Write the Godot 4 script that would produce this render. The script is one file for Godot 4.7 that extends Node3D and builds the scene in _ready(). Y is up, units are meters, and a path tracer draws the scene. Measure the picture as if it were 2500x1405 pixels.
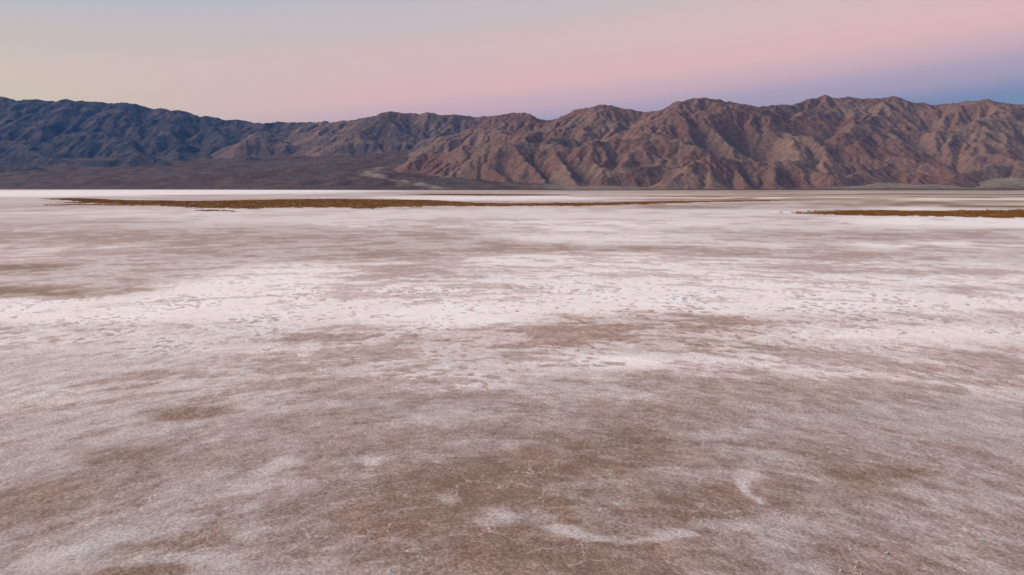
extends Node3D

# Salt flat of a desert basin at dusk, seen from a drone 50 m up: mud and salt crust, two
# belts of brown brush, dark bajada and two eroded mountain ranges. Metres, y up.

const EAST_RIDGES = [
	[[590, 1065, -12900], [910, 1175, -12750], [1030, 1230, -12700], [1160, 1260, -12650], [1400, 1275, -12550], [1540, 1295, -12500], [1770, 1230, -12400], [2030, 1190, -12300], [2200, 1180, -12200], [2360, 1205, -12050], [2440, 1240, -12000], [2540, 1295, -11900], [2640, 1320, -11800], [2850, 1310, -11800], [3050, 1315, -11900], [3200, 1285, -12000], [3440, 1275, -12200], [3720, 1270, -12500], [4260, 1345, -13000], [4630, 1365, -13200], [4760, 1410, -13300], [4970, 1480, -13400], [5340, 1540, -13500], [5520, 1520, -13500], [5650, 1540, -13500], [5990, 1505, -13400], [6250, 1490, -13300], [6540, 1420, -13200], [6720, 1395, -13100], [6900, 1340, -13000], [7100, 1375, -12700], [7200, 1375, -12600], [7350, 1380, -12500], [7490, 1345, -12500], [7940, 1315, -12500], [8890, 1395, -12600], [9920, 1330, -12600], [11220, 1205, -12600]],
	[[2640, 1320, -11800], [2270, 1100, -11300], [2000, 885, -10900]],
	[[3050, 1315, -11900], [3140, 995, -11200], [3140, 835, -10900]],
	[[1540, 1295, -12500], [1330, 1025, -11900], [1110, 840, -11400]],
	[[5340, 1540, -13500], [4710, 1240, -12600], [4160, 1060, -12000]],
	[[6250, 1490, -13300], [5570, 1150, -12300], [5160, 995, -11700], [4620, 780, -10900]],
	[[7350, 1380, -12500], [6790, 1075, -11800], [6510, 925, -11400]],
	[[4260, 1345, -13000], [3910, 1110, -12200]],
	[[7940, 1315, -12500], [7390, 1015, -11800]],
	[[9280, 1365, -12600], [7870, 730, -11000], [6920, 305, -9700]],
	[[750, 450, -9800], [1020, 565, -10000], [1410, 655, -10200], [1660, 730, -10300], [1930, 680, -10200], [2100, 570, -9900]],
	[[2450, 605, -10200], [2730, 725, -10500], [3080, 810, -10700], [3220, 700, -10500]],
	[[3100, 570, -10100], [3370, 670, -10300], [3720, 685, -10400], [3950, 610, -10300]],
	[[5280, 700, -11000], [5720, 770, -11200], [6110, 815, -11300], [6290, 730, -11000], [6170, 530, -10300], [6070, 330, -9700]],
	[[7440, 805, -11300], [7670, 665, -10800]],
	[[-1220, 690, -12600], [-920, 790, -12800], [-470, 990, -13100], [-100, 1215, -13400], [30, 1270, -13500], [170, 1235, -13400], [400, 1050, -13200], [590, 920, -12800]],
	[[590, 1065, -12900], [320, 905, -12600], [130, 790, -12300]]]
const EAST_FOOTHILLS = [
	[[-1580, 320, -11000], [-1320, 380, -10700], [-1050, 515, -10500], [-940, 485, -10450], [-630, 545, -10200], [-370, 580, -10200], [-100, 605, -10200], [260, 615, -10200], [560, 555, -10000], [840, 445, -9700], [1090, 295, -9200]],
	[[-1050, 515, -10500], [-820, 315, -10000], [-640, 180, -9600]],
	[[-630, 545, -10200], [-350, 305, -9700], [-120, 140, -9200]],
	[[-100, 605, -10200], [190, 325, -9500], [370, 125, -8950]],
	[[560, 555, -10000], [670, 295, -9300], [750, 80, -8600]],
	[[260, 615, -10200], [710, 685, -10700]],
	[[1020, 155, -8600], [1310, 245, -8800], [1600, 265, -8900], [1740, 215, -8700]],
	[[1680, 145, -8400], [1950, 305, -8650], [2120, 370, -8800], [2510, 360, -8900], [2970, 340, -8900], [3210, 290, -8800], [3430, 155, -8450]],
	[[2120, 370, -8800], [2090, 145, -8300]],
	[[2510, 360, -8900], [2420, 120, -8250]],
	[[2970, 340, -8900], [2800, 110, -8250]],
	[[3800, 500, -9900], [4140, 545, -10000], [4420, 560, -10000], [4670, 445, -9700], [4820, 320, -9300], [4940, 185, -8900]],
	[[3580, 145, -8600], [3930, 230, -8900], [4300, 270, -9100], [4530, 205, -8900], [4700, 120, -8700]],
	[[5110, 155, -9200], [5610, 265, -9500], [6070, 305, -9700], [6650, 280, -9600]]]
const WEST_RIDGES = [
	[[-20310, 2135, -20500], [-17680, 2390, -20500], [-15610, 2240, -20500], [-14040, 2360, -20500], [-13010, 2280, -20500], [-12880, 2290, -20500], [-12540, 2230, -20500], [-12340, 2155, -20500], [-12160, 2185, -20500], [-11940, 2260, -20400], [-11710, 2085, -20300], [-11340, 2125, -20300], [-11100, 2215, -20200], [-10870, 2145, -20100], [-10610, 2175, -20000], [-10310, 2125, -19900], [-10110, 2045, -19900], [-9660, 2055, -19800], [-9160, 2005, -19600], [-8920, 1940, -19500], [-8150, 1830, -19300], [-7910, 1820, -19200], [-7350, 1670, -19000], [-6610, 1570, -18800], [-5970, 1535, -18600], [-5660, 1490, -18500], [-5220, 1455, -18300], [-4680, 1435, -18000], [-4040, 1400, -17600], [-3140, 1315, -17600], [-1350, 1225, -17600]],
	[[-11940, 2240, -20400], [-10870, 1685, -19400], [-10120, 1455, -18900], [-9010, 1115, -18000], [-8360, 855, -17200]],
	[[-13010, 2280, -20500], [-12080, 1725, -19300], [-11070, 1370, -18400], [-10080, 990, -17300], [-9210, 685, -16200]],
	[[-10610, 2165, -20000], [-9770, 1700, -19000], [-8910, 1465, -18400], [-8270, 1135, -17600]],
	[[-8920, 1940, -19500], [-8240, 1570, -18600], [-7590, 1235, -17700], [-6960, 920, -16800], [-6800, 675, -16000]],
	[[-7350, 1670, -19000], [-6740, 1350, -18100], [-6100, 1120, -17300], [-5710, 815, -16400], [-4840, 615, -15500]],
	[[-5660, 1490, -18500], [-5240, 1170, -17400], [-4580, 895, -16300], [-4000, 650, -15300]],
	[[-9590, 1015, -17300], [-9380, 1260, -17600], [-8980, 1225, -17600], [-8170, 970, -17000], [-7640, 775, -16400]],
	[[-14620, 1470, -18500], [-12220, 1455, -18300], [-11050, 1075, -17300], [-10110, 865, -16600], [-9230, 645, -15800]]]
const CENTRE_RIDGES = [
	[[-5140, 1390, -18000], [-4630, 1435, -17800], [-4330, 1455, -17700], [-4080, 1455, -17600], [-3940, 1410, -17500], [-3380, 1405, -17000], [-2960, 1440, -16600], [-2810, 1465, -16500], [-2670, 1500, -16400], [-2490, 1520, -16300], [-2360, 1520, -16300], [-2070, 1500, -16300], [-1660, 1490, -16300], [-1150, 1450, -16200], [-820, 1440, -16200], [-290, 1385, -16000], [-80, 1415, -15900], [240, 1445, -15800], [400, 1415, -15800], [820, 1350, -15800], [1610, 1265, -15800], [2860, 1200, -16000]],
	[[-3940, 1410, -17500], [-3900, 1075, -16600], [-3880, 865, -15800], [-3770, 600, -15000]],
	[[-2490, 1520, -16300], [-2530, 1165, -15500], [-2680, 940, -15000], [-2950, 720, -14400], [-3210, 525, -13900]],
	[[-1660, 1490, -16300], [-1890, 1080, -15400], [-2190, 855, -14800], [-2330, 675, -14200]],
	[[-820, 1440, -16200], [-1240, 1065, -15200], [-1480, 835, -14500]],
	[[-5180, 895, -15600], [-4760, 985, -15800], [-4170, 845, -15400], [-3580, 710, -14900]],
	[[-3190, 935, -15600], [-2720, 875, -15200], [-2170, 715, -14600]]]
const LOW_HILLS = [
	[[-11270, 605, -14200], [-9680, 600, -14000], [-8550, 575, -13900], [-8120, 580, -13900], [-7480, 460, -13500]],
	[[-7410, 440, -13500], [-7200, 490, -13500], [-6800, 460, -13400], [-6550, 560, -13600], [-6300, 610, -13600], [-6020, 530, -13500], [-5660, 420, -13300]],
	[[-9380, 370, -12600], [-8020, 380, -12500], [-7630, 375, -12500], [-7260, 330, -12400], [-6930, 255, -12200]],
	[[-6220, 635, -15000], [-6070, 700, -15200], [-5730, 610, -14900]],
	[[-4710, 415, -13300], [-4460, 550, -13600], [-4150, 475, -13500], [-3900, 495, -13600], [-3720, 515, -13700]],
	[[-3440, 515, -13700], [-3180, 570, -13800], [-2930, 505, -13600]]]
const SALT_MAP = [
	[2528, -6955, 3070, 1940, 0.36, 0.60, 1.00, 0.40, 1.00],
	[-2947, -5974, 1861, 2921, 0.85, 0.95, 0.00, 0.30, 1.00],
	[-83, -3200, 498, 560, 0.80, 0.90, 0.00, 0.40, 1.00],
	[1563, -3543, 1104, 1890, 0.40, 0.72, 1.00, 0.35, 1.00],
	[818, -3316, 474, 443, 0.70, 0.90, 0.30, 0.50, 1.00],
	[1691, -3102, 483, 389, 0.75, 0.90, 0.40, 0.50, 1.00],
	[872, -1769, 459, 144, 0.70, 0.90, 0.30, 0.50, 1.00],
	[612, -1887, 417, 146, 0.45, 0.60, 0.20, 0.50, 1.00],
	[2279, -4283, 723, 373, 0.04, 0.35, 1.00, 0.40, 1.00],
	[908, -3501, 418, 188, 0.06, 0.35, 1.00, 0.50, 1.00],
	[1879, -3321, 448, 169, 0.12, 0.40, 1.00, 0.50, 1.00],
	[971, -2879, 374, 127, 0.06, 0.35, 1.00, 0.50, 1.00],
	[1403, -2479, 463, 126, 0.02, 0.30, 1.00, 0.40, 1.00],
	[987, -2113, 329, 80, 0.16, 0.40, 0.80, 0.50, 1.00],
	[1124, -1843, 263, 70, 0.08, 0.35, 1.00, 0.50, 1.00],
	[379, -1826, 161, 69, 0.20, 0.40, 0.40, 0.50, 1.00],
	[-391, -5028, 522, 258, 0.20, 0.50, 0.60, 0.50, 1.00],
	[-1528, -3847, 270, 227, 0.45, 0.60, 0.20, 0.60, 1.00],
	[-34, -1329, 1036, 412, 0.74, 0.72, 0.00, 0.25, 1.00],
	[-652, -1092, 227, 157, 0.55, 0.55, 0.00, 0.50, 1.00],
	[-381, -1336, 139, 290, 0.72, 0.70, 0.00, 0.50, 1.00],
	[120, -1033, 148, 99, 0.85, 0.85, 0.00, 0.40, 1.00],
	[631, -1105, 201, 112, 0.88, 0.90, 0.00, 0.40, 1.00],
	[308, -819, 308, 116, 0.68, 0.70, 0.10, 0.40, 1.00],
	[370, -792, 206, 68, 0.50, 0.58, 0.10, 0.50, 1.00],
	[76, -739, 96, 84, 0.80, 0.80, 0.00, 0.50, 1.00],
	[-376, -743, 261, 174, 0.42, 0.58, 0.10, 0.45, 1.00],
	[-138, -625, 171, 88, 0.43, 0.58, 0.20, 0.40, 1.00],
	[-255, -565, 94, 64, 0.43, 0.58, 0.10, 0.50, 1.00],
	[101, -622, 76, 46, 0.42, 0.55, 0.30, 0.50, 1.00],
	[350, -674, 158, 28, 0.85, 0.90, 0.00, 0.40, 1.00],
	[310, -614, 120, 24, 0.60, 0.75, 0.00, 0.50, 1.00],
	[-376, -576, 117, 88, 0.66, 0.72, 0.00, 0.50, 1.00],
	[-328, -492, 42, 45, 0.20, 0.40, 0.50, 0.50, 1.00],
	[-87, -394, 97, 120, 0.80, 0.90, 0.00, 0.30, 1.00],
	[32, -423, 132, 140, 0.84, 0.90, 0.00, 0.30, 1.00],
	[190, -407, 138, 106, 0.84, 0.92, 0.00, 0.30, 1.00],
	[-64, -449, 64, 44, 0.56, 0.75, 0.00, 0.60, 1.00],
	[205, -465, 97, 27, 0.64, 0.75, 0.00, 0.50, 1.00],
	[211, -387, 60, 17, 0.66, 0.75, 0.00, 0.60, 1.00],
	[-137, -373, 47, 91, 0.95, 0.97, 0.00, 0.40, 1.00],
	[-19, -304, 36, 29, 0.95, 0.97, 0.00, 0.40, 1.00],
	[93, -360, 66, 44, 0.92, 0.95, 0.00, 0.50, 1.00],
	[-187, -319, 70, 32, 0.90, 0.95, 0.00, 0.40, 1.00],
	[-251, -368, 64, 19, 0.35, 0.55, 0.60, 0.50, 1.00],
	[-258, -361, 51, 8, 0.08, 0.40, 0.60, 0.50, 1.00],
	[-145, -254, 73, 33, 0.66, 0.72, 0.00, 0.40, 1.00],
	[-130, -209, 49, 24, 0.50, 0.55, 0.00, 0.50, 1.00],
	[-64, -248, 32, 26, 0.62, 0.72, 0.00, 0.50, 1.00],
	[-3, -250, 29, 22, 0.38, 0.76, 0.15, 0.35, 1.00],
	[56, -269, 52, 38, 0.38, 0.80, 0.15, 0.30, 1.00],
	[138, -266, 48, 33, 0.66, 0.78, 0.10, 0.40, 1.00],
	[138, -263, 33, 11, 0.85, 0.90, 0.10, 0.50, 1.00],
	[40, -221, 40, 11, 0.70, 0.80, 0.00, 0.40, 1.00],
	[35, -222, 9, 6, 0.95, 0.95, 0.00, 0.40, 1.00],
	[94, -214, 22, 12, 0.72, 0.82, 0.00, 0.50, 1.00],
	[122, -209, 25, 24, 0.60, 0.68, 0.10, 0.50, 1.00],
	[-66, -254, 15, 9, 0.40, 0.60, 0.10, 0.60, 1.00],
	[-28, -226, 29, 17, 0.55, 0.66, 0.10, 0.50, 1.00],
	[-20, -197, 20, 15, 0.66, 0.68, 0.00, 0.50, 1.00],
	[3, -129, 114, 57, 0.48, 0.27, 0.12, 0.12, 1.00],
	[36, -187, 36, 18, 0.54, 0.45, 0.25, 0.40, 1.00],
	[-64, -170, 33, 16, 0.56, 0.40, 0.00, 0.50, 1.00],
	[-83, -152, 40, 19, 0.60, 0.36, 0.00, 0.50, 1.00],
	[-72, -126, 30, 12, 0.48, 0.30, 0.00, 0.50, 1.00],
	[-28, -166, 28, 12, 0.58, 0.36, 0.10, 0.50, 1.00],
	[95, -170, 33, 16, 0.55, 0.35, 0.05, 0.50, 1.00],
	[34, -157, 14, 8, 0.50, 0.35, 0.05, 0.50, 1.00],
	[22, -148, 14, 11, 0.24, 0.22, 0.30, 0.50, 1.00],
	[4, -119, 30, 25, 0.15, 0.22, 0.25, 0.40, 1.00],
	[21, -120, 19, 7, 0.13, 0.20, 0.25, 0.50, 1.00],
	[59, -139, 27, 15, 0.42, 0.29, 0.20, 0.50, 1.00],
	[83, -130, 15, 19, 0.52, 0.29, 0.00, 0.40, 1.00],
	[58, -113, 6, 6, 0.64, 0.26, 0.00, 0.50, 1.00],
	[38, -103, 7, 9, 0.66, 0.24, 0.00, 0.45, 1.00],
	[48, -101, 7, 8, 0.26, 0.19, 0.00, 0.50, 1.00],
	[65, -132, 9, 5, 0.22, 0.22, 0.40, 0.60, 1.00],
	[-78, -118, 11, 10, 0.34, 0.22, 0.30, 0.50, 1.00],
	[-41, -136, 3, 4, 0.85, 0.39, -0.20, 0.50, 1.00],
	[-9, -121, 2, 2, 0.88, 0.44, 0.00, 0.70, 1.00],
	[9, -109, 3, 2, 0.86, 0.37, 0.00, 0.50, 1.00],
	[14, -108, 3, 1, 0.81, 0.36, 0.00, 0.50, 1.00],
	[19, -106, 4, 1, 0.86, 0.37, 0.00, 0.50, 1.00],
	[25, -108, 3, 2, 0.79, 0.33, 0.00, 0.50, 1.00],
	[32, -112, 4, 2, 0.73, 0.32, 0.00, 0.60, 1.00],
	[41, -129, 2, 4, 0.77, 0.36, 0.00, 0.60, 1.00],
	[40, -122, 1, 4, 0.92, 0.41, 0.00, 0.50, 1.00],
	[0, -115, 5, 3, 0.68, 0.33, 0.00, 0.60, 1.00],
	[6, -113, 3, 2, 0.64, 0.32, 0.00, 0.60, 1.00],
	[-61, -101, 6, 5, 0.79, 0.36, 0.00, 0.50, 1.00],
	[-56, -106, 5, 4, 0.77, 0.33, 0.00, 0.60, 1.00],
	[-42, -99, 5, 5, 0.73, 0.32, 0.00, 0.50, 1.00],
	[-40, -110, 3, 5, 0.75, 0.33, 0.00, 0.60, 1.00],
	[-48, -96, 5, 3, 0.10, 0.14, 0.30, 0.50, 1.00],
	[-48, -105, 6, 3, 0.16, 0.15, 0.30, 0.60, 1.00],
	[-24, -140, 3, 3, 0.79, 0.44, 0.30, 0.60, 1.00],
	[-38, -126, 7, 4, 0.68, 0.37, 0.00, 0.60, 1.00],
	[-72, -169, 8, 6, 0.18, 0.23, 0.30, 0.60, 1.00],
	[-74, -142, 7, 6, 0.20, 0.22, 0.30, 0.60, 1.00]]
const BRUSH_BELTS = [
	[[-1738, -2917], [-1670, -3054], [-1295, -2640], [-995, -2504], [-886, -2640], [-792, -2791], [-667, -2874], [-504, -2791], [-383, -2752], [-259, -2640], [-183, -2442], [-131, -2298], [0, -2170], [116, -2245], [235, -2271], [441, -2442], [655, -2537], [874, -2605], [840, -2504], [615, -2382], [388, -2146], [257, -1992], [147, -1895], [0, -1914], [-117, -1895], [-186, -1895], [-238, -1841], [-276, -1841], [-313, -1682], [-376, -1774], [-435, -1790], [-518, -1758], [-565, -1682], [-623, -1697], [-693, -1742], [-795, -1877], [-850, -1914], [-947, -1992], [-1029, -1972], [-1204, -1992], [-1159, -2077], [-1052, -2122], [-1110, -2194], [-1298, -2245], [-1291, -2382], [-1485, -2640]],
	[[508, -1413], [546, -1466], [587, -1524], [653, -1560], [738, -1586], [778, -1536], [835, -1524], [935, -1573], [1033, -1599], [1239, -1653], [892, -1188], [788, -1218], [739, -1241], [663, -1282], [589, -1308], [546, -1335], [518, -1373]],
	[[-621, -1560], [-598, -1586], [-561, -1573], [-544, -1536], [-575, -1524]],
	[[-622, -4161], [-390, -4445], [-138, -4445], [110, -4251], [350, -3991], [97, -3760], [-136, -3760], [-383, -3911]]]
const SALT_RIDGES = [
	[[-51.3, -138.6], [-48.9, -134.2], [-46.5, -130.8], [-44.9, -130.1], [-44.0, -129.1]],
	[[-30.4, -142.3], [-27.8, -139.7], [-28.4, -137.9], [-30.2, -136.5]],
	[[-25.1, -149.7], [-24.0, -145.1], [-23.1, -143.0]],
	[[-41.8, -141.2], [-39.9, -140.1], [-38.9, -138.4], [-37.7, -138.4]],
	[[27.7, -164.4], [28.5, -158.6], [29.0, -154.6], [31.8, -155.1]],
	[[31.6, -190.1], [31.6, -185.5]],
	[[53.7, -182.5], [53.2, -178.6], [54.8, -175.5]],
	[[40.7, -180.7], [41.9, -178.3], [42.1, -173.5]],
	[[45.4, -171.5], [46.2, -165.9], [46.9, -160.6]],
	[[32.7, -162.9], [33.1, -158.4]],
	[[44.1, -98.9], [44.8, -97.8], [45.0, -96.3], [45.0, -95.5]],
	[[44.1, -97.7], [44.4, -96.8], [44.6, -95.9]],
	[[47.2, -100.4], [47.7, -99.4], [48.2, -98.0], [49.4, -96.7], [50.0, -95.7]],
	[[43.6, -103.2], [43.4, -101.9], [43.4, -101.5]],
	[[21.3, -200.5], [21.2, -194.2], [22.3, -190.1]],
	[[32.0, -194.2], [32.0, -190.1], [31.6, -184.4]],
	[[52.5, -177.2], [52.1, -172.2]],
	[[97.5, -172.2], [97.2, -168.4]],
	[[-15.2, -205.0], [-11.1, -209.7], [-9.7, -214.1]],
	[[-33.1, -188.2], [-31.3, -196.2]],
	[[-8.0, -96.8], [-7.3, -98.5], [-7.1, -99.9]],
	[[-83.1, -169.0], [-79.6, -171.2], [-76.9, -175.5]],
	[[-52.3, -160.0], [-49.6, -156.7]]]
const SALT_LUMPS = [[47.1, -104.5], [46.8, -103.4], [48.3, -103.2], [46.1, -99.7], [51.1, -102.1], [51.4, -102.3], [45.3, -98.3], [42.9, -97.2], [-229.2, -358.9], [45.3, -96.6], [21.9, -118.4], [42.5, -105.0], [72.0, -162.0], [73.2, -161.2]]
const WASH = [[-1740, -10750], [-1820, -10350], [-1830, -9890], [-1570, -9380], [-1410, -9160], [-1210, -8840], [-950, -8410], [-660, -8000]]

const SHORE = [[-26000.0, 10200.0, 0.088], [-12000.0, 9900.0, 0.088], [-6000.0, 9300.0, 0.09], [-1600.0, 8000.0, 0.106], [-760.0, 7850.0, 0.083], [230.0, 7700.0, 0.056], [880.0, 7650.0, 0.028], [2500.0, 7600.0, 0.012], [14000.0, 7700.0, 0.02]]
const FANS = [[4050.0, -8750.0, 76.0, 0.058], [6150.0, -9350.0, 150.0, 0.083], [1000.0, -8400.0, 40.0, 0.045]]

func noise(seed_number: int, size: float, octaves: int, kind := FastNoiseLite.TYPE_SIMPLEX_SMOOTH, fractal := FastNoiseLite.FRACTAL_FBM) -> FastNoiseLite:
	var n := FastNoiseLite.new()
	n.seed = seed_number
	n.noise_type = kind
	n.frequency = 1.0 / size
	n.fractal_type = fractal if octaves > 1 else FastNoiseLite.FRACTAL_NONE
	n.fractal_octaves = octaves
	return n

func tag(o: Node, label: String, category: String, kind := "", group := "") -> void:
	o.set_meta("label", label)
	o.set_meta("category", category)
	if kind: o.set_meta("kind", kind)
	if group: o.set_meta("group", group)

func node_of(called: String, mesh: Mesh, material: Material, parent: Node) -> MeshInstance3D:
	var o := MeshInstance3D.new()
	o.name = called
	o.mesh = mesh
	o.material_override = material
	parent.add_child(o, true)
	return o

func mesh_of(v: PackedVector3Array, n: PackedVector3Array, c: PackedColorArray, f: PackedInt32Array) -> ArrayMesh:
	var a := []
	a.resize(Mesh.ARRAY_MAX)
	a[Mesh.ARRAY_VERTEX] = v
	a[Mesh.ARRAY_NORMAL] = n
	a[Mesh.ARRAY_COLOR] = c
	a[Mesh.ARRAY_INDEX] = f
	var m := ArrayMesh.new()
	m.add_surface_from_arrays(Mesh.PRIMITIVE_TRIANGLES, a)
	return m

# ---------------------------------------------------------------- sky

const SKY_STEPS = [[-14.0, 54, 104, 142], [-7.5, 80, 120, 156], [-4.8, 122, 140, 172], [-2.8, 178, 164, 183], [-1.0, 214, 181, 186], [0.0, 229, 188, 186], [2.5, 222, 192, 189], [5.0, 206, 193, 193], [9.0, 173, 188, 203], [18.0, 168, 181, 202], [40.0, 150, 164, 190], [90.0, 126, 146, 180]]

func sky_texture() -> ImageTexture:
	var w := 1024
	var h := 512
	var im := Image.create(w, h, false, Image.FORMAT_RGBF)
	var rows := []
	for s in SKY_STEPS:
		rows.append([s[0], Color8(s[1], s[2], s[3]).srgb_to_linear()])
	var low_glow := Color8(222, 216, 174).srgb_to_linear()
	for j in h:
		var el := 90.0 - (j + 0.5) / h * 180.0
		for i in w:
			# u = 0 looks along -z, growing u turns right
			var az := deg_to_rad((float(i) + 0.5) / w * 360.0)
			var toward := sin(az)                       # -1 towards the set sun, +1 away from it
			var e: float = maxf(el, 0.0)
			var t: float = e - (6.85 + 5.7 * toward)
			var c: Color = rows[0][1]
			for k in range(1, rows.size()):
				if t < rows[k][0]:
					c = rows[k - 1][1].lerp(rows[k][1], smoothstep(0.0, 1.0, clampf((t - rows[k - 1][0]) / (rows[k][0] - rows[k - 1][0]), 0.0, 1.0)))
					break
				c = rows[k][1]
			var g: float = smoothstep(-0.05, -0.8, toward) * exp(-pow((e - 3.0) / 5.2, 2.0))
			c = c.lerp(low_glow * (1.0 + 0.55 * smoothstep(-0.5, -1.0, toward)), g)
			im.set_pixel(i, j, c)
	return ImageTexture.create_from_image(im)

# ---------------------------------------------------------------- ground under the mountains

func bajada_height(x: float, z: float) -> float:
	var k := 1
	while k < SHORE.size() - 1 and x > SHORE[k][0]:
		k += 1
	var t: float = clampf((x - SHORE[k - 1][0]) / (SHORE[k][0] - SHORE[k - 1][0]), 0.0, 1.0)
	var y: float = (-z - lerpf(SHORE[k - 1][1], SHORE[k][1], t)) * lerpf(SHORE[k - 1][2], SHORE[k][2], t)
	for f in FANS:
		y = maxf(y, f[2] - f[3] * Vector2(x - f[0], z - f[1]).length())
	return y

# ---------------------------------------------------------------- mountains

func raise_ridges(h: PackedFloat32Array, nx: int, nz: int, x0: float, z0: float, dx: float, ridges: Array, steep: float, wander: float, seed_number: int) -> void:
	var wx := noise(seed_number, 1500.0, 3)
	var wz := noise(seed_number + 1, 1500.0, 3)
	var px := PackedFloat32Array()
	var pz := PackedFloat32Array()
	px.resize(nx * nz)
	pz.resize(nx * nz)
	for j in nz:
		for i in nx:
			var x := x0 + i * dx
			var z := z0 - j * dx
			px[j * nx + i] = x + wx.get_noise_2d(x, z) * wander
			pz[j * nx + i] = z + wz.get_noise_2d(x, z) * wander
	for r in ridges:
		for k in range(1, r.size()):
			var ax: float = r[k - 1][0]
			var ay: float = r[k - 1][1]
			var az: float = r[k - 1][2]
			var bx: float = r[k][0] - ax
			var by: float = r[k][1] - ay
			var bz: float = r[k][2] - az
			var ll := maxf(bx * bx + bz * bz, 1.0)
			var reach := maxf(ay, ay + by) / steep + wander
			var i0 := clampi(int((minf(ax, ax + bx) - reach - x0) / dx), 0, nx - 1)
			var i1 := clampi(int((maxf(ax, ax + bx) + reach - x0) / dx) + 1, 0, nx)
			var j0 := clampi(int((z0 - (maxf(az, az + bz) + reach)) / dx), 0, nz - 1)
			var j1 := clampi(int((z0 - (minf(az, az + bz) - reach)) / dx) + 1, 0, nz)
			for j in range(j0, j1):
				for c in range(j * nx + i0, j * nx + i1):
					var qx := px[c] - ax
					var qz := pz[c] - az
					var t := clampf((qx * bx + qz * bz) / ll, 0.0, 1.0)
					qx -= bx * t
					qz -= bz * t
					var y := ay + by * t - steep * sqrt(qx * qx + qz * qz)
					if y > h[c]:
						h[c] = y

func carve(h: PackedFloat32Array, base: PackedFloat32Array, nx: int, nz: int, dx: float, rounds: int, strength: float, steepest: float, hardness: PackedFloat32Array, creep: float) -> void:
	var count := nx * nz
	var rec := PackedInt32Array()
	var gap := PackedFloat32Array()
	var head := PackedInt32Array()
	var next := PackedInt32Array()
	var order := PackedInt32Array()
	var area := PackedFloat32Array()
	rec.resize(count)
	gap.resize(count)
	head.resize(count)
	next.resize(count)
	order.resize(count)
	area.resize(count)
	var steps: Array[int] = [-1, 1, -nx, nx, -nx - 1, -nx + 1, nx - 1, nx + 1]
	var diag := dx * sqrt(2.0)
	for round_number in rounds:
		head.fill(-1)
		var filled := 0
		for j in nz:
			for i in nx:
				var c := j * nx + i
				rec[c] = c
				area[c] = dx * dx
				var y := h[c]
				if i == 0 or j == 0 or i == nx - 1 or j == nz - 1 or y <= base[c]:
					order[filled] = c
					filled += 1
					continue
				var best := 0.0
				var to := c
				var far := dx
				var lowest := 1e9
				for k in 8:
					var o := c + steps[k]
					var d := dx if k < 4 else diag
					var s := (y - h[o]) / d
					if h[o] < lowest:
						lowest = h[o]
					if s > best:
						best = s
						to = o
						far = d
				if to == c:
					h[c] = lowest + 0.4
					order[filled] = c
					filled += 1
				else:
					rec[c] = to
					gap[c] = far
					next[c] = head[to]
					head[to] = c
		var at := 0
		while at < filled:
			var d := head[order[at]]
			while d >= 0:
				order[filled] = d
				filled += 1
				d = next[d]
			at += 1
		for k in range(filled - 1, -1, -1):
			var c := order[k]
			if rec[c] != c:
				area[rec[c]] += area[c]
		for k in filled:
			var c := order[k]
			var r := rec[c]
			if r == c:
				continue
			var f := strength * hardness[c] * pow(area[c], 0.44) / gap[c]
			h[c] = minf((h[c] + f * h[r]) / (1.0 + f), h[r] + steepest * gap[c])
		if creep > 0.0:                                   # soil creep rounds the crests
			for j in range(1, nz - 1):
				for c in range(j * nx + 1, j * nx + nx - 1):
					if h[c] > base[c]:
						h[c] += creep * (0.25 * (h[c - 1] + h[c + 1] + h[c - nx] + h[c + nx]) - h[c])

# rock kinds lie in beds and blocks of their own, whichever way a slope faces
func rock_east(x: float, y: float, z: float, n: Array) -> Color:
	var a: float = n[0].get_noise_2d(x, z)
	var b: float = n[1].get_noise_3d(x, y * 2.0, z)
	var c := Color(0.134, 0.086, 0.072)                                     # brown gneiss
	c = c.lerp(Color(0.140, 0.078, 0.064), smoothstep(-0.1, 0.4, b))        # red-brown beds
	c = c.lerp(Color(0.150, 0.112, 0.088), 0.8 * smoothstep(0.0, 0.35, n[3].get_noise_2d(x, z) + 0.15 * b))   # grey-green beds
	c = c.lerp(Color(0.164, 0.112, 0.088), 0.8 * smoothstep(0.05, 0.5, a))   # tan volcanics
	return c * (1.75 + 0.6 * n[4].get_noise_3d(x, y, z))

func rock_west(x: float, y: float, z: float, n: Array) -> Color:
	var c := Color(0.042, 0.042, 0.046).lerp(Color(0.088, 0.068, 0.062), smoothstep(-0.1, 0.5, n[1].get_noise_3d(x, y * 2.0, z)))  # dark cool base partly paints in the haze and shade of distance
	c = c.lerp(Color(0.14, 0.108, 0.094), 0.7 * smoothstep(0.5, 0.7, n[2].get_noise_3d(x, y * 2.0, z)))
	return c * (1.75 + 0.6 * n[4].get_noise_3d(x, y, z))

func rock_centre(x: float, y: float, z: float, n: Array) -> Color:
	var c := Color(0.094, 0.072, 0.066).lerp(Color(0.146, 0.100, 0.080), smoothstep(-0.2, 0.4, n[1].get_noise_3d(x, y * 2.0, z) + 0.4 * n[0].get_noise_2d(x, z)))
	c = c.lerp(Color(0.24, 0.18, 0.15), 0.7 * smoothstep(0.5, 0.7, n[2].get_noise_3d(x, y * 2.0, z)))
	return c * (1.75 + 0.6 * n[4].get_noise_3d(x, y, z))

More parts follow.
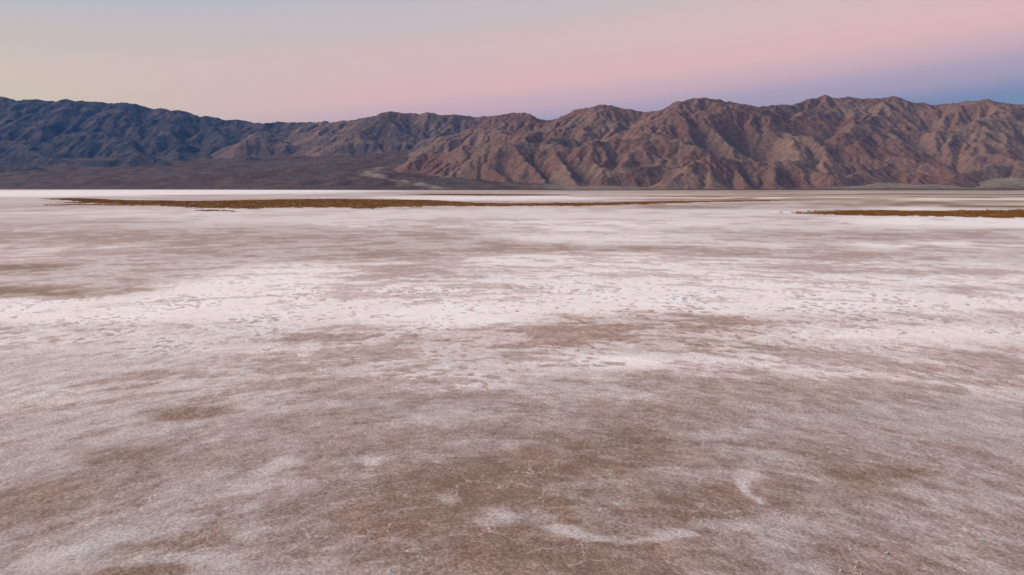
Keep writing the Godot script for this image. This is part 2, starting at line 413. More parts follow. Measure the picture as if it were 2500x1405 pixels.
func build_range(p: Dictionary) -> ArrayMesh:
	# a coarse pass for the large valleys, then a fine one for the gullies
	var nx: int = p.nx / 2
	var nz: int = p.nz / 2
	var dx: float = p.dx * 2.0
	var x0: float = p.x0
	var z0: float = p.z0
	var base := PackedFloat32Array()
	var h := PackedFloat32Array()
	var hard := PackedFloat32Array()
	var hn := noise(p.seed + 40, 1500.0, 3)
	var big := noise(p.seed + 5, 1100.0, 4, FastNoiseLite.TYPE_SIMPLEX_SMOOTH, FastNoiseLite.FRACTAL_RIDGED)
	var small := noise(p.seed + 6, 260.0, 4)
	var tiny := noise(p.seed + 13, 110.0, 3)
	for level in 2:
		var old := h
		var onx := nx
		if level == 1:
			nx = nx * 2 - 1
			nz = nz * 2 - 1
			dx *= 0.5
		h = PackedFloat32Array()
		h.resize(nx * nz)
		base.resize(nx * nz)
		hard.resize(nx * nz)
		for j in nz:
			for i in nx:
				base[j * nx + i] = bajada_height(x0 + i * dx, z0 - j * dx) - 4.0
				hard[j * nx + i] = exp(hn.get_noise_2d(x0 + i * dx, z0 - j * dx) * 1.6)
		if level == 0:
			h.fill(-50.0)
			raise_ridges(h, nx, nz, x0, z0, dx, p.ridges, p.steep, p.wander, p.seed + 2)
			raise_ridges(h, nx, nz, x0, z0, dx, p.foothills, p.foot_steep, p.wander * 0.6, p.seed + 22)
		else:
			for j in nz:
				var o := (j / 2) * onx
				var o2 := o + (onx if j % 2 else 0)
				for i in nx:
					var k := i / 2
					var k2 := k + i % 2
					h[j * nx + i] = 0.25 * (old[o + k] + old[o + k2] + old[o2 + k] + old[o2 + k2])
		for j in nz:
			for i in nx:
				var c := j * nx + i
				var above := h[c] - base[c]
				if above > 0.0:
					var x := x0 + i * dx
					var z := z0 - j * dx
					if level == 0:
						h[c] += minf(above / 260.0, 1.0) * (p.rough * (big.get_noise_2d(x, z) - 0.15) + 0.45 * p.rough * small.get_noise_2d(x, z))
					else:
						h[c] += minf(above / 120.0, 1.0) * 0.22 * p.rough * tiny.get_noise_2d(x, z)
		carve(h, base, nx, nz, dx, p.rounds[level], p.strength, p.steepest, hard, p.creep[level])
	var count := nx * nz
	var fine := noise(p.seed + 7, 70.0, 3)
	for j in nz:
		for i in nx:
			var c := j * nx + i
			var above := h[c] - base[c]
			if above > 0.0:
				h[c] += minf(above / 60.0, 1.0) * p.fine * fine.get_noise_2d(x0 + i * dx, z0 - j * dx)
			else:
				h[c] = base[c] - 12.0
	var v := PackedVector3Array()
	var n := PackedVector3Array()
	var col := PackedColorArray()
	var f := PackedInt32Array()
	v.resize(count)
	n.resize(count)
	col.resize(count)
	var rocks := [noise(p.seed + 8, 2600.0, 3), noise(p.seed + 9, 700.0, 4), noise(p.seed + 10, 130.0, 3), noise(p.seed + 11, 1900.0, 3), noise(p.seed + 12, 90.0, 3)]
	var paint: Callable = p.rock
	for j in nz:
		for i in nx:
			var c := j * nx + i
			var x := x0 + i * dx
			var z := z0 - j * dx
			v[c] = Vector3(x, h[c], z)
			var l := h[c - 1] if i > 0 else h[c]
			var r := h[c + 1] if i < nx - 1 else h[c]
			var u := h[c - nx] if j > 0 else h[c]
			var d := h[c + nx] if j < nz - 1 else h[c]
			n[c] = Vector3(l - r, 2.0 * dx, d - u).normalized()
			if h[c] > base[c] - 5.0:
				col[c] = paint.call(x, h[c], z, rocks)
	for j in nz - 1:
		for i in nx - 1:
			var c := j * nx + i
			if maxf(maxf(h[c] - base[c], h[c + 1] - base[c + 1]), maxf(h[c + nx] - base[c + nx], h[c + nx + 1] - base[c + nx + 1])) > -5.0:
				f.append_array(PackedInt32Array([c, c + nx, c + 1, c + 1, c + nx, c + nx + 1]))
	return mesh_of(v, n, col, f)

func build_bajada() -> ArrayMesh:
	var dx := 55.0
	var nx := 700
	var nz := 165
	var x0 := -25000.0
	var z0 := -7100.0
	var v := PackedVector3Array()
	var n := PackedVector3Array()
	var col := PackedColorArray()
	var f := PackedInt32Array()
	var bumps := noise(301, 420.0, 5)
	var streak := noise(302, 260.0, 4)
	var patch := noise(303, 1600.0, 3)
	v.resize(nx * nz)
	n.resize(nx * nz)
	col.resize(nx * nz)
	for j in nz:
		for i in nx:
			var x := x0 + i * dx
			var z := z0 - j * dx
			var y := bajada_height(x, z)
			var inland := clampf((y - 2.0) / 60.0, 0.0, 1.0)
			y = maxf(y + bumps.get_noise_2d(x, z) * (2.0 + 34.0 * inland), -3.0)
			v[j * nx + i] = Vector3(x, y, z)
			var s := streak.get_noise_2d(x * 1.6, z * 0.5)
			var c := Color(0.070, 0.045, 0.038).lerp(Color(0.112, 0.076, 0.060), smoothstep(-0.2, 0.5, s + 0.5 * patch.get_noise_2d(x, z)))
			c = c.lerp(Color(0.080, 0.070, 0.064), smoothstep(0.0, 0.4, patch.get_noise_2d(z, x)) * 0.7)
			for fan in FANS:
				var dist := Vector2(x - fan[0], z - fan[1]).length()
				c = c.lerp(Color(0.205, 0.172, 0.138), 0.85 * smoothstep(fan[2] / fan[3], fan[2] / fan[3] * 0.6, dist + 250.0 * s))
			var q := Vector2(x, z)
			var nearest := 1e9
			for k in range(1, WASH.size()):
				nearest = minf(nearest, q.distance_to(Geometry2D.get_closest_point_to_segment(q, Vector2(WASH[k - 1][0], WASH[k - 1][1]), Vector2(WASH[k][0], WASH[k][1]))))
			c = c.lerp(Color(0.25, 0.21, 0.16), 0.85 * smoothstep(170.0, 60.0, nearest + 130.0 * s + 60.0))
			col[j * nx + i] = c * 1.75
	for j in nz:
		for i in nx:
			var c := j * nx + i
			var l := v[c - 1].y if i > 0 else v[c].y
			var r := v[c + 1].y if i < nx - 1 else v[c].y
			var u := v[c - nx].y if j > 0 else v[c].y
			var d := v[c + nx].y if j < nz - 1 else v[c].y
			n[c] = Vector3(l - r, 2.0 * dx, d - u).normalized()
			if i < nx - 1 and j < nz - 1:
				f.append_array(PackedInt32Array([c, c + nx, c + 1, c + 1, c + nx, c + nx + 1]))
	return mesh_of(v, n, col, f)

# ---------------------------------------------------------------- salt flat

const SECTOR = 42.0            # the finely built part of the flat spans this many degrees to either side of -z
const COLUMNS = 1301

var rings := PackedFloat32Array()
var belts: Array[PackedVector2Array] = []

func ring_radii() -> void:
	var r := 68.0
	while r < 11800.0:
		rings.append(r)
		r += minf(r * r / (46000.0 if r > 93.0 else 23000.0), 64.0)

# cover, whiteness and tan of the crust at a place, from the mapped patches
func crust(x: float, z: float) -> Vector3:
	var s := Vector3(0.55, 0.6, 0.1)
	for e in SALT_MAP:
		var qx: float = (x - e[0]) / e[2]
		var qz: float = (z - e[1]) / e[3]
		var d := qx * qx + qz * qz
		if d < 2.4:
			var w: float = smoothstep(1.0 + e[7], 1.0 - e[7], sqrt(d)) * e[8]
			s = s.lerp(Vector3(e[4], e[5], e[6]), w)
	return s

const SKIP = 4

func build_flat(first: int, last: int, all: bool) -> Dictionary:
	var warp_a := noise(11, 26.0, 3)
	var warp_b := noise(12, 26.0, 3)
	var warp_c := noise(13, 260.0, 3)
	var warp_d := noise(14, 260.0, 3)
	var n300 := noise(21, 330.0, 2)
	var n90 := noise(22, 95.0, 2)
	var n28 := noise(23, 30.0, 2)
	var n9 := noise(24, 9.0, 2)
	var n3 := noise(25, 3.1, 2)
	var n1 := noise(26, 1.0, 2)
	var n03 := noise(27, 0.33, 1)
	var pits := noise(28, 5.6, 2)
	var hue := noise(29, 42.0, 3)
	var hue2 := noise(30, 14.0, 3)
	var cells := noise(31, 6.5, 1, FastNoiseLite.TYPE_CELLULAR)
	cells.cellular_return_type = FastNoiseLite.RETURN_DISTANCE2_SUB
	cells.cellular_jitter = 1.0
	var cellmask := noise(32, 17.0, 2)
	var lobes := noise(35, 26.0, 3)
	var lobes9 := noise(36, 8.0, 3)
	var streak := noise(33, 230.0, 3)
	var thread := noise(34, 1.3, 3)
	var rows := last - first
	var count := rows * COLUMNS
	var v := PackedVector3Array()
	var col := PackedColorArray()
	v.resize(count)
	col.resize(count)
	# mapped patches on every fourth vertex, with wandering edges
	var cw := (COLUMNS - 1) / SKIP + 1
	var ch := (rows - 1) / SKIP + 2
	var map := PackedVector3Array()
	map.resize(cw * ch)
	for j in ch:
		var r := rings[mini(first + j * SKIP, rings.size() - 1)]
		var far := smoothstep(250.0, 900.0, r)
		for i in cw:
			var a := deg_to_rad(-SECTOR + 2.0 * SECTOR * float(i * SKIP) / (COLUMNS - 1))
			var x := r * sin(a)
			var z := -r * cos(a)
			var wx := warp_a.get_noise_2d(x, z) * 4.0 + warp_c.get_noise_2d(x, z) * 130.0 * far
			var wz := warp_b.get_noise_2d(x, z) * 4.0 + warp_d.get_noise_2d(x, z) * 130.0 * far
			map[j * cw + i] = crust(x + wx, z + wz)
	for j in rows:
		var r := rings[first + j]
		var cell := maxf(r * r / 50000.0, r * 0.001)        # what the mesh can hold here
		var k300 := 0.34 * clampf(2.0 * 330.0 / cell - 0.8, 0.0, 1.0)
		var k90 := 0.36 * clampf(1.5 * 95.0 / cell - 0.6, 0.0, 1.0)
		var k28 := 0.34 * clampf(30.0 / cell - 0.6, 0.0, 1.0)
		var k9 := 0.36 * clampf(9.0 / cell - 0.6, 0.0, 1.0)
		var k3 := 0.44 * clampf(3.1 / cell - 0.6, 0.0, 1.0)
		var k1 := 0.42 * clampf(1.0 / cell - 0.6, 0.0, 1.0)
		var k03 := 0.34 * clampf(0.33 / cell - 0.6, 0.0, 1.0)
		var kpit := clampf(5.2 / cell - 0.8, 0.0, 1.0)
		var kcell := clampf(0.5 / cell - 0.3, 0.0, 1.0)
		var cj := j / SKIP
		var fj := float(j % SKIP) / SKIP
		for i in COLUMNS:
			var a := deg_to_rad(-SECTOR + 2.0 * SECTOR * float(i) / (COLUMNS - 1))
			var x := r * sin(a)
			var z := -r * cos(a)
			var ci := mini(i / SKIP, cw - 2)
			var fi := float(i - ci * SKIP) / SKIP
			var m := map[cj * cw + ci].lerp(map[cj * cw + ci + 1], fi).lerp(map[(cj + 1) * cw + ci].lerp(map[(cj + 1) * cw + ci + 1], fi), fj)
			# stretch the small noises along arcs round a point just ahead of the camera
			var sz := Vector2(x, z + 40.0).length()
			var sx := atan2(x, -z - 40.0) * sz * lerpf(0.75, 1.0, smoothstep(110.0, 260.0, sz))
			var p300 := n300.get_noise_2d(x, z * 0.8)
			var p90 := n90.get_noise_2d(x, z)
			var p28 := n28.get_noise_2d(x, z)
			var p9 := 0.0
			var p3 := 0.0
			var p1 := 0.0
			var p03 := 0.0
			if k9 > 0.0:
				p9 = n9.get_noise_2d(sx, sz)
			if k3 > 0.0:
				p3 = n3.get_noise_2d(sx, sz)
			if k1 > 0.0:
				p1 = n1.get_noise_2d(sx * 1.2, sz)
			if k03 > 0.0:
				p03 = n03.get_noise_2d(x, z)
			# sheets of crust end in lobes with crisp fronts; grain and stains lie over both
			var q := k300 * p300 + k90 * p90
			if k28 > 0.0:
				q += 2.0 * k28 * (lobes.get_noise_2d(sx * 0.42 + 9.0 * p90, sz + 5.0 * p28) + 0.35 * p28)
			q += 1.2 * k9 * lobes9.get_noise_2d(sx * 0.45 + 3.0 * p28, sz)
			if r > 900.0:
				q += streak.get_noise_2d(x * 0.2, z) * (0.30 + 1.6 * clampf(m.z, 0.0, 1.0)) * minf(r / 900.0 - 1.0, 1.0)
			var crisp := clampf(0.05 + cell * 0.004, 0.05, 0.2)
			var sheet := smoothstep(-crisp, crisp, q + (m.x - 0.5) * 0.7 + 0.10 * p3 * k3 / 0.44)
			var fine := 0.40 * k3 * p3 + 0.45 * k9 * p9 + 0.46 * k1 * p1 + 0.5 * k03 * p03
			if k1 > 0.0:
				fine += 0.45 * k1 / 0.42 * smoothstep(0.12, 0.5, thread.get_noise_2d(sx * 0.4 + 4.0 * p28, sz)) * (0.35 + p28 + 0.5 * p9)
			var salt := clampf(m.x + (2.0 * sheet - 1.0) * lerpf(0.09, 0.22, m.y) + lerpf(0.05, 0.25, m.y) * q + fine, 0.0, 1.0)
			var h1 := hue.get_noise_2d(x, z)
			var h2 := hue2.get_noise_2d(x, z)
			# bare dark pits dissolved in the crust
			if kpit > 0.0 and r < 900.0:
				var hole := smoothstep(0.28, 0.52, pits.get_noise_2d(sx + 3.0 * p28, sz) + 0.35 * p28 + 0.5 * h1 - 0.10) * kpit * smoothstep(0.45, 0.7, m.y)
				salt *= 1.0 - 0.75 * hole
			var mud := Color(0.288, 0.202, 0.172).lerp(Color(0.322, 0.210, 0.172), smoothstep(0.0, 0.5, h2)).lerp(Color(0.268, 0.190, 0.160), smoothstep(0.1, 0.5, -h1))
			mud = mud.lerp(Color(0.21, 0.145, 0.082), clampf(m.z, 0.0, 1.0) * 0.9)
			mud = mud * (lerpf(0.74, 1.22, m.y) + 0.10 * p9 + 0.16 * p3 + 0.22 * p1 + 0.6 * k03 * p03)     # damp mud is darker
			var crystal := Color(0.268, 0.230, 0.222).lerp(Color(0.82, 0.785, 0.775), m.y + 0.12 * h1 + 0.10 * p9)
			crystal = crystal.lerp(crystal * Color(0.97, 1.0, 1.02), smoothstep(0.0, 0.4, h1 + 0.2 * p90))
			crystal = crystal.lerp(crystal * Color(1.0, 0.92, 0.78), clampf(m.z, 0.0, 1.0) * 0.8)
			crystal = crystal * (1.0 + 0.08 * p3 + 0.10 * p1)
			var c := mud.lerp(crystal, salt)
			var y := 0.05 * p9 + 0.035 * p3 * k3 + 0.03 * p1 * k1 + 0.02 * p03 * k03 + 0.03 * salt
			if kcell > 0.0:
				var edge := cells.get_noise_2d(x + 1.4 * p3 + 0.6 * p1, z + 1.4 * p9 - 0.5 * p1) + 1.0
				var rim := smoothstep(0.045, 0.01, edge) * smoothstep(0.0, 0.35, cellmask.get_noise_2d(x, z) + 0.3 * p3) * kcell
				c = c.lerp(Color(0.50, 0.44, 0.41), 0.6 * rim)
				y += 0.07 * rim
			if r > 1000.0 and r < 6500.0:
				var spot := Vector2(x + 40.0 * p90 + 30.0 * p28, z + 60.0 * p28 + 60.0 * p90)
				for b in belts:
					if Geometry2D.is_point_in_polygon(spot, b):
						c = Color(0.24, 0.115, 0.028) * (1.0 + 0.25 * p28)
						break
			v[j * COLUMNS + i] = Vector3(x, y, z)
			col[j * COLUMNS + i] = c * 1.23
	return {"v": v, "c": col}

func join_flat(parts: Array) -> ArrayMesh:
	var v := PackedVector3Array()
	var col := PackedColorArray()
	for p in parts:
		v.append_array(p.v)
		col.append_array(p.c)
	var rows := v.size() / COLUMNS
	var n := PackedVector3Array()
	n.resize(v.size())
	var f := PackedInt32Array()
	f.resize((rows - 1) * (COLUMNS - 1) * 6)
	var w := 0
	for j in rows:
		var ju := mini(j + 1, rows - 1) * COLUMNS
		var jd := maxi(j - 1, 0) * COLUMNS
		for i in COLUMNS:
			var c := j * COLUMNS + i
			n[c] = (v[j * COLUMNS + mini(i + 1, COLUMNS - 1)] - v[j * COLUMNS + maxi(i - 1, 0)]).cross(v[ju + i] - v[jd + i]).normalized()
			if i < COLUMNS - 1 and j < rows - 1:
				f[w] = c
				f[w + 1] = c + COLUMNS
				f[w + 2] = c + 1
				f[w + 3] = c + 1
				f[w + 4] = c + COLUMNS
				f[w + 5] = c + COLUMNS + 1
				w += 6
	# the rest of the flat, behind and beside: a coarse fan of the same crust
	var start := v.size()
	var steps := 90
	var radii := PackedFloat32Array([0.0, 20.0, 45.0, 68.0, 140.0, 240.0, 400.0, 700.0, 1200.0, 2000.0, 3500.0, 6000.0, 11800.0])
	var tone := noise(41, 180.0, 3)
	for k in radii.size():
		for i in steps + 1:
			var a := deg_to_rad(SECTOR + (360.0 - 2.0 * SECTOR) * float(i) / steps)
			v.append(Vector3(radii[k] * sin(a), 0.0, -radii[k] * cos(a)))
			n.append(Vector3.UP)
			col.append(Color(0.3, 0.24, 0.215).lerp(Color(0.68, 0.62, 0.61), smoothstep(-0.5, 0.4, tone.get_noise_2d(v[-1].x, v[-1].z))) * 1.2)
			if k > 0 and i < steps:
				var c := v.size() - 1
				f.append_array(PackedInt32Array([c - steps - 1, c, c - steps, c - steps, c, c + 1]))
	start = v.size()
	for i in 43:                                         # the wedge under the drone, inside the first ring
		var a := deg_to_rad(-SECTOR + 2.0 * SECTOR * i / 42.0)
		v.append(Vector3(68.0 * sin(a), 0.0, -68.0 * cos(a)))
		n.append(Vector3.UP)
		col.append(Color(0.38, 0.29, 0.26))
		if i < 42:
			f.append_array(PackedInt32Array([start + 43, start + i, start + i + 1]))
	v.append(Vector3.ZERO)
	n.append(Vector3.UP)
	col.append(Color(0.38, 0.29, 0.26))
	return mesh_of(v, n, col, f)

# a crooked, sharp-backed ridge of pushed-up salt
func salt_ridge(points: Array, rng: RandomNumberGenerator) -> ArrayMesh:
	var path: Array[Vector3] = []
	for k in range(1, points.size()):
		var a := Vector3(points[k - 1][0], 0.0, points[k - 1][1])
		var b := Vector3(points[k][0], 0.0, points[k][1])
		var parts := maxi(2, int(a.distance_to(b) / 0.5))
		for i in parts:
			path.append(a.lerp(b, float(i) / parts) + Vector3(rng.randf_range(-0.3, 0.3), 0.0, rng.randf_range(-0.3, 0.3)))
	var st := SurfaceTool.new()
	st.begin(Mesh.PRIMITIVE_TRIANGLES)
	st.set_smooth_group(-1)
	for k in range(1, path.size()):
		var along := (path[k] - path[k - 1]).normalized()
		var side := Vector3(-along.z, 0.0, along.x)
		var tip0 := 0.3 if k == 1 else 1.0
		var tip1 := 0.3 if k == path.size() - 1 else 1.0
		var w0 := 0.05 * tip0
		var w1 := 0.05 * tip1
		var h0 := 0.045 * tip0
		var h1 := 0.045 * tip1
		var q := [path[k - 1] - side * w0 + Vector3(0, -0.05, 0), path[k - 1] + Vector3(0, h0, 0), path[k - 1] + side * w0 + Vector3(0, -0.05, 0), path[k] - side * w1 + Vector3(0, -0.05, 0), path[k] + Vector3(0, h1, 0), path[k] + side * w1 + Vector3(0, -0.05, 0)]
		for t in [[0, 1, 3], [1, 4, 3], [1, 2, 4], [2, 5, 4]]:
			for i in t:
				st.add_vertex(q[i])
	st.generate_normals()
	return st.commit()

func salt_lump(size: float, rng: RandomNumberGenerator) -> ArrayMesh:
	var st := SurfaceTool.new()
	st.begin(Mesh.PRIMITIVE_TRIANGLES)
	st.set_smooth_group(-1)
	var p: Array[Vector3] = []
	for ring in 3:
		for i in 7:
			var a := TAU * (i + rng.randf_range(-0.3, 0.3)) / 7.0
			var r: float = size * [1.0, 0.85, 0.45][ring] * rng.randf_range(0.75, 1.15)
			p.append(Vector3(cos(a) * r, size * [-0.1, 0.4, 0.7][ring] * rng.randf_range(0.8, 1.2), sin(a) * r * 0.8))
	p.append(Vector3(0, size * 0.8, 0))
	for ring in 2:
		for i in 7:
			var a := ring * 7 + i
			var b := ring * 7 + (i + 1) % 7
			for t in [a, a + 7, b, b, a + 7, b + 7]:
				st.add_vertex(p[t])
	for i in 7:
		for t in [14 + i, 21, 14 + (i + 1) % 7]:
			st.add_vertex(p[t])
	st.generate_normals()
	return st.commit()

func tuft_mesh() -> ArrayMesh:
	var rng := RandomNumberGenerator.new()
	rng.seed = 5
	var st := SurfaceTool.new()
	st.begin(Mesh.PRIMITIVE_TRIANGLES)
	st.set_smooth_group(-1)
	for k in 26:
		var a := rng.randf() * TAU
		var lean := rng.randf_range(0.25, 1.1)
		var up := rng.randf_range(0.6, 1.0)
		var root := Vector3(cos(a), 0, sin(a)) * rng.randf_range(0.0, 0.55)
		var side := Vector3(-sin(a), 0, cos(a)) * rng.randf_range(0.12, 0.26)
		var tip := root + Vector3(cos(a) * lean, up, sin(a) * lean)
		st.add_vertex(root - side)
		st.add_vertex(tip)
		st.add_vertex(root + side)
	st.generate_normals()
	return st.commit()

func brush_belt(called: String, shape: PackedVector2Array, count: int, label: String, tuft: Mesh, material: Material, seed_number: int) -> void:
	var rng := RandomNumberGenerator.new()
	rng.seed = seed_number
	var lo := Vector2(1e9, 1e9)
	var hi := -lo
	for p in shape:
		lo = lo.min(p)
		hi = hi.max(p)
	var clump := noise(seed_number, 60.0, 2)
	var mm := MultiMesh.new()
	mm.transform_format = MultiMesh.TRANSFORM_3D
	mm.use_colors = true
	mm.mesh = tuft
	var at: Array[Vector2] = []
	var tries := 0
	while at.size() < count and tries < count * 12:
		tries += 1
		var q := Vector2(rng.randf_range(lo.x, hi.x), rng.randf_range(lo.y, hi.y))
		if clump.get_noise_2dv(q) > rng.randf_range(-0.7, 0.15) and Geometry2D.is_point_in_polygon(q + 40.0 * Vector2(clump.get_noise_2d(q.x + 900.0, q.y), clump.get_noise_2d(q.x, q.y + 900.0)), shape):
			at.append(q)
	mm.instance_count = at.size()
	for i in at.size():
		var s := rng.randf_range(0.7, 1.5)
		mm.set_instance_transform(i, Transform3D(Basis(Vector3.UP, rng.randf() * TAU).scaled(Vector3(s * 1.5, s * 0.9, s * 1.5)), Vector3(at[i].x, -0.05, at[i].y)))
		mm.set_instance_color(i, Color(0.265, 0.122, 0.028).lerp(Color(0.28, 0.17, 0.045), rng.randf() * rng.randf()) * rng.randf_range(0.75, 1.2))
	var o := MultiMeshInstance3D.new()
	o.name = called
	o.multimesh = mm
	o.material_override = material
	add_child(o, true)
	tag(o, label, "brush", "stuff", "belts of brown brush on the salt")

# crystals, clods and hair-fine salt veins: a 23 m tile
func crust_grain() -> ImageTexture:
	var w := 1024
	var clods := noise(61, 34.0, 5).get_seamless_image(w, w).get_data()
	var specks := noise(62, 7.0, 2).get_seamless_image(w, w).get_data()
	var cells := noise(63, 90.0, 2, FastNoiseLite.TYPE_CELLULAR)
	cells.cellular_return_type = FastNoiseLite.RETURN_DISTANCE2_SUB
	cells.domain_warp_enabled = true
	cells.domain_warp_amplitude = 40.0
	cells.domain_warp_frequency = 0.02
	var veins := cells.get_seamless_image(w, w).get_data()
	var where := noise(64, 200.0, 2).get_seamless_image(w, w).get_data()
	var out := PackedByteArray()
	out.resize(w * w)
	for i in w * w:
		var v := 233.0 + (clods[i] - 128.0) * 0.31 + (specks[i] - 128.0) * 0.13
		if veins[i] < 26 and where[i] > 120:
			v += 1.3 * (26 - veins[i])
		out[i] = clampi(int(v), 90, 255)
	return ImageTexture.create_from_image(Image.create_from_data(w, w, false, Image.FORMAT_L8, out))

# crags, ledges and scree: an 1100 m tile
func rock_grain() -> ImageTexture:
	var w := 1024
	var crags := noise(65, 125.0, 5, FastNoiseLite.TYPE_SIMPLEX_SMOOTH, FastNoiseLite.FRACTAL_RIDGED).get_seamless_image(w, w).get_data()
	var scree := noise(66, 26.0, 3).get_seamless_image(w, w).get_data()
	var out := PackedByteArray()
	out.resize(w * w)
	for i in w * w:
		out[i] = clampi(int(196.0 + (crags[i] - 128.0) * 0.30 + (scree[i] - 128.0) * 0.24), 60, 255)
	return ImageTexture.create_from_image(Image.create_from_data(w, w, false, Image.FORMAT_L8, out))

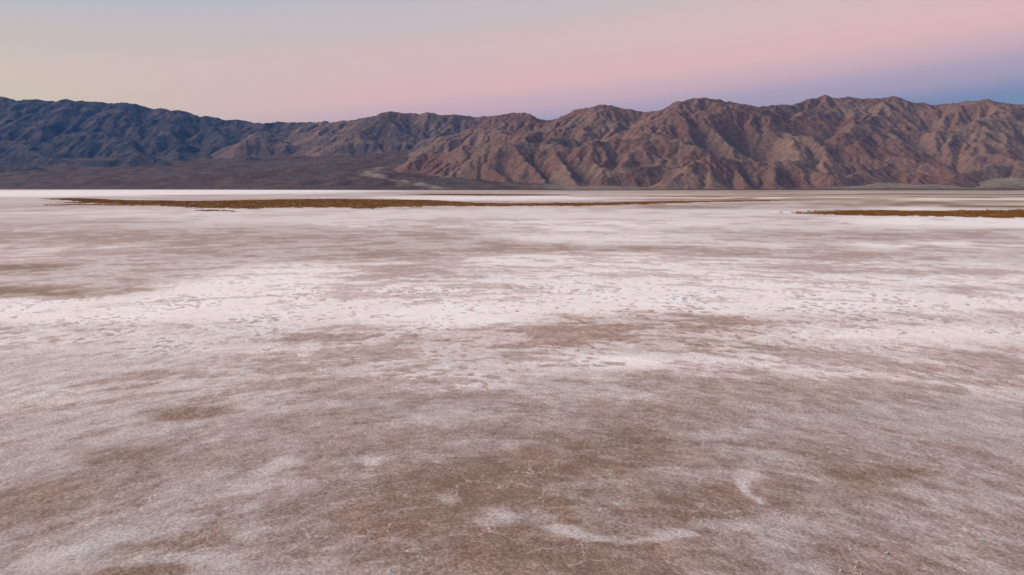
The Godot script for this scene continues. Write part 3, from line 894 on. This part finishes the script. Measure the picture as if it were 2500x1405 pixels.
func _ready() -> void:
	# camera
	var cam := Camera3D.new()
	cam.name = "camera"
	cam.position = Vector3(0, 50, 0)
	cam.rotation_degrees = Vector3(-7.41, 0, 0)
	cam.fov = 40.08
	cam.near = 1.0
	cam.far = 90000.0
	add_child(cam)
	# sky, air and exposure
	var env := Environment.new()
	env.background_mode = Environment.BG_SKY
	env.sky = Sky.new()
	var pano := PanoramaSkyMaterial.new()
	pano.panorama = sky_texture()
	env.sky.sky_material = pano
	env.background_energy_multiplier = 0.75
	env.tonemap_mode = Environment.TONE_MAPPER_LINEAR
	env.tonemap_exposure = 1.333
	env.fog_enabled = true
	env.fog_density = 0.0000085
	env.fog_light_color = Color(0.24, 0.60, 1.0)
	env.sdfgi_enabled = true
	env.ssao_enabled = true
	env.ssil_enabled = true
	var we := WorldEnvironment.new()
	we.name = "environment"
	we.environment = env
	add_child(we)
	# last glow of the sun that has set at the left
	var sun := DirectionalLight3D.new()
	sun.name = "sun"
	sun.light_energy = 1.3
	sun.light_angular_distance = 42.0
	sun.light_color = Color(1.0, 0.885, 0.79)
	sun.shadow_enabled = true
	add_child(sun)
	sun.look_at_from_position(Vector3(-0.88, 0.42, -0.08), Vector3.ZERO)

	# setting, computed side by side
	ring_radii()
	for b in BRUSH_BELTS:
		var shape := PackedVector2Array()
		for p in b:
			shape.append(Vector2(p[0], p[1]))
		belts.append(shape)
	var jobs: Array[Thread] = []
	var work: Array[Callable] = [
		build_range.bind({"nx": 780, "nz": 416, "dx": 18.0, "x0": -2900.0, "z0": -7450.0, "ridges": EAST_RIDGES, "foothills": EAST_FOOTHILLS, "steep": 0.42, "foot_steep": 0.55, "wander": 220.0, "rough": 62.0, "fine": 7.0, "rounds": [20, 8], "strength": 0.030, "steepest": 0.9, "creep": [0.03, 0.0], "seed": 500, "rock": rock_east}),
		build_range.bind({"nx": 560, "nz": 360, "dx": 30.0, "x0": -18600.0, "z0": -11800.0, "ridges": WEST_RIDGES, "foothills": LOW_HILLS, "steep": 0.42, "foot_steep": 0.62, "wander": 240.0, "rough": 70.0, "fine": 12.0, "rounds": [14, 6], "strength": 0.026, "steepest": 0.80, "creep": [0.05, 0.0], "seed": 700, "rock": rock_west}),
		build_range.bind({"nx": 440, "nz": 190, "dx": 24.0, "x0": -6000.0, "z0": -13000.0, "ridges": CENTRE_RIDGES, "foothills": [], "steep": 0.42, "foot_steep": 0.5, "wander": 240.0, "rough": 65.0, "fine": 10.0, "rounds": [14, 6], "strength": 0.024, "steepest": 0.80, "creep": [0.05, 0.0], "seed": 900, "rock": rock_centre}),
		build_bajada]
	var cut := [0, int(rings.size() * 0.25) / SKIP * SKIP, int(rings.size() * 0.5) / SKIP * SKIP, int(rings.size() * 0.75) / SKIP * SKIP, rings.size()]
	for k in 4:
		work.append(build_flat.bind(cut[k], cut[k + 1], false))
	for w in work:
		var t := Thread.new()
		t.start(w)
		jobs.append(t)
	var made := []
	for t in jobs:
		made.append(t.wait_to_finish())

	var crust_mat := StandardMaterial3D.new()
	crust_mat.vertex_color_use_as_albedo = true
	crust_mat.albedo_texture = crust_grain()
	crust_mat.roughness = 0.9
	crust_mat.metallic_specular = 0.3
	crust_mat.uv1_triplanar = true
	crust_mat.uv1_world_triplanar = true
	crust_mat.uv1_scale = Vector3.ONE / 23.0
	crust_mat.heightmap_enabled = true
	crust_mat.heightmap_texture = crust_mat.albedo_texture
	crust_mat.heightmap_scale = 9.0
	var rock_mat := StandardMaterial3D.new()
	rock_mat.vertex_color_use_as_albedo = true
	rock_mat.albedo_texture = rock_grain()
	rock_mat.roughness = 0.95
	rock_mat.metallic_specular = 0.2
	rock_mat.uv1_triplanar = true
	rock_mat.uv1_world_triplanar = true
	rock_mat.uv1_scale = Vector3.ONE / 1100.0
	rock_mat.heightmap_enabled = true
	rock_mat.heightmap_texture = rock_mat.albedo_texture
	rock_mat.heightmap_scale = 3600.0

	var flat := node_of("salt_flat", join_flat(made.slice(4)), crust_mat, self)
	tag(flat, "wide pinkish white salt flat with brown mud showing through the crust", "salt flat", "structure")
	var bajada := node_of("alluvial_plain", made[3], rock_mat, self)
	tag(bajada, "dark brown gravel plain sloping up from the salt to the mountains", "gravel plain", "structure")
	var east := node_of("mountain_range", made[0], rock_mat, self)
	tag(east, "red-brown and olive eroded mountains rising straight from the salt flat", "mountains", "structure")
	var west := node_of("mountain_range_001", made[1], rock_mat, self)
	tag(west, "hazy dark blue mountain range beyond the dark gravel plain", "mountains", "structure")
	var centre := node_of("mountain_range_002", made[2], rock_mat, self)
	tag(centre, "brown hazy mountains between the dark blue range and the red-brown one", "mountains", "structure")
	var floor_mesh := CylinderMesh.new()
	floor_mesh.top_radius = 60000.0
	floor_mesh.bottom_radius = 60000.0
	floor_mesh.height = 4.0
	floor_mesh.radial_segments = 96
	var floor_mat := StandardMaterial3D.new()
	floor_mat.albedo_color = Color(0.36, 0.31, 0.30)
	floor_mat.roughness = 1.0
	var valley := node_of("ground", floor_mesh, floor_mat, self)
	valley.position.y = -14.0
	tag(valley, "brown desert ground around the salt flat and under the mountains", "ground", "structure")

	# brush on the flat
	var brush_mat := StandardMaterial3D.new()
	brush_mat.vertex_color_use_as_albedo = true
	brush_mat.roughness = 1.0
	brush_mat.metallic_specular = 0.1
	brush_mat.cull_mode = BaseMaterial3D.CULL_DISABLED
	var tuft := tuft_mesh()
	brush_belt("brush", belts[0], 26000, "long rusty brown belt of brush across the salt below the dark gravel plain", tuft, brush_mat, 71)
	brush_belt("brush_001", belts[1], 9000, "shorter brown belt of brush reaching in below the red-brown mountains", tuft, brush_mat, 72)
	brush_belt("brush_003", belts[2], 220, "tiny dark strip of brush lying just off the long rusty belt", tuft, brush_mat, 74)
	brush_belt("brush_002", belts[3], 7000, "thin distant brown streak of brush close to the gravel shore", tuft, brush_mat, 73)

	# ridges and lumps of salt on the mud
	var rng := RandomNumberGenerator.new()
	rng.seed = 90
	var salt_mat := StandardMaterial3D.new()
	salt_mat.albedo_color = Color(0.68, 0.64, 0.62)
	salt_mat.roughness = 0.85
	for line in SALT_RIDGES:
		node_of("salt_ridge", salt_ridge(line, rng), salt_mat, flat)
	for p in SALT_LUMPS:
		var o := node_of("salt_lump", salt_lump(rng.randf_range(0.16, 0.3), rng), salt_mat, flat)
		o.position = Vector3(p[0], 0.03, p[1])
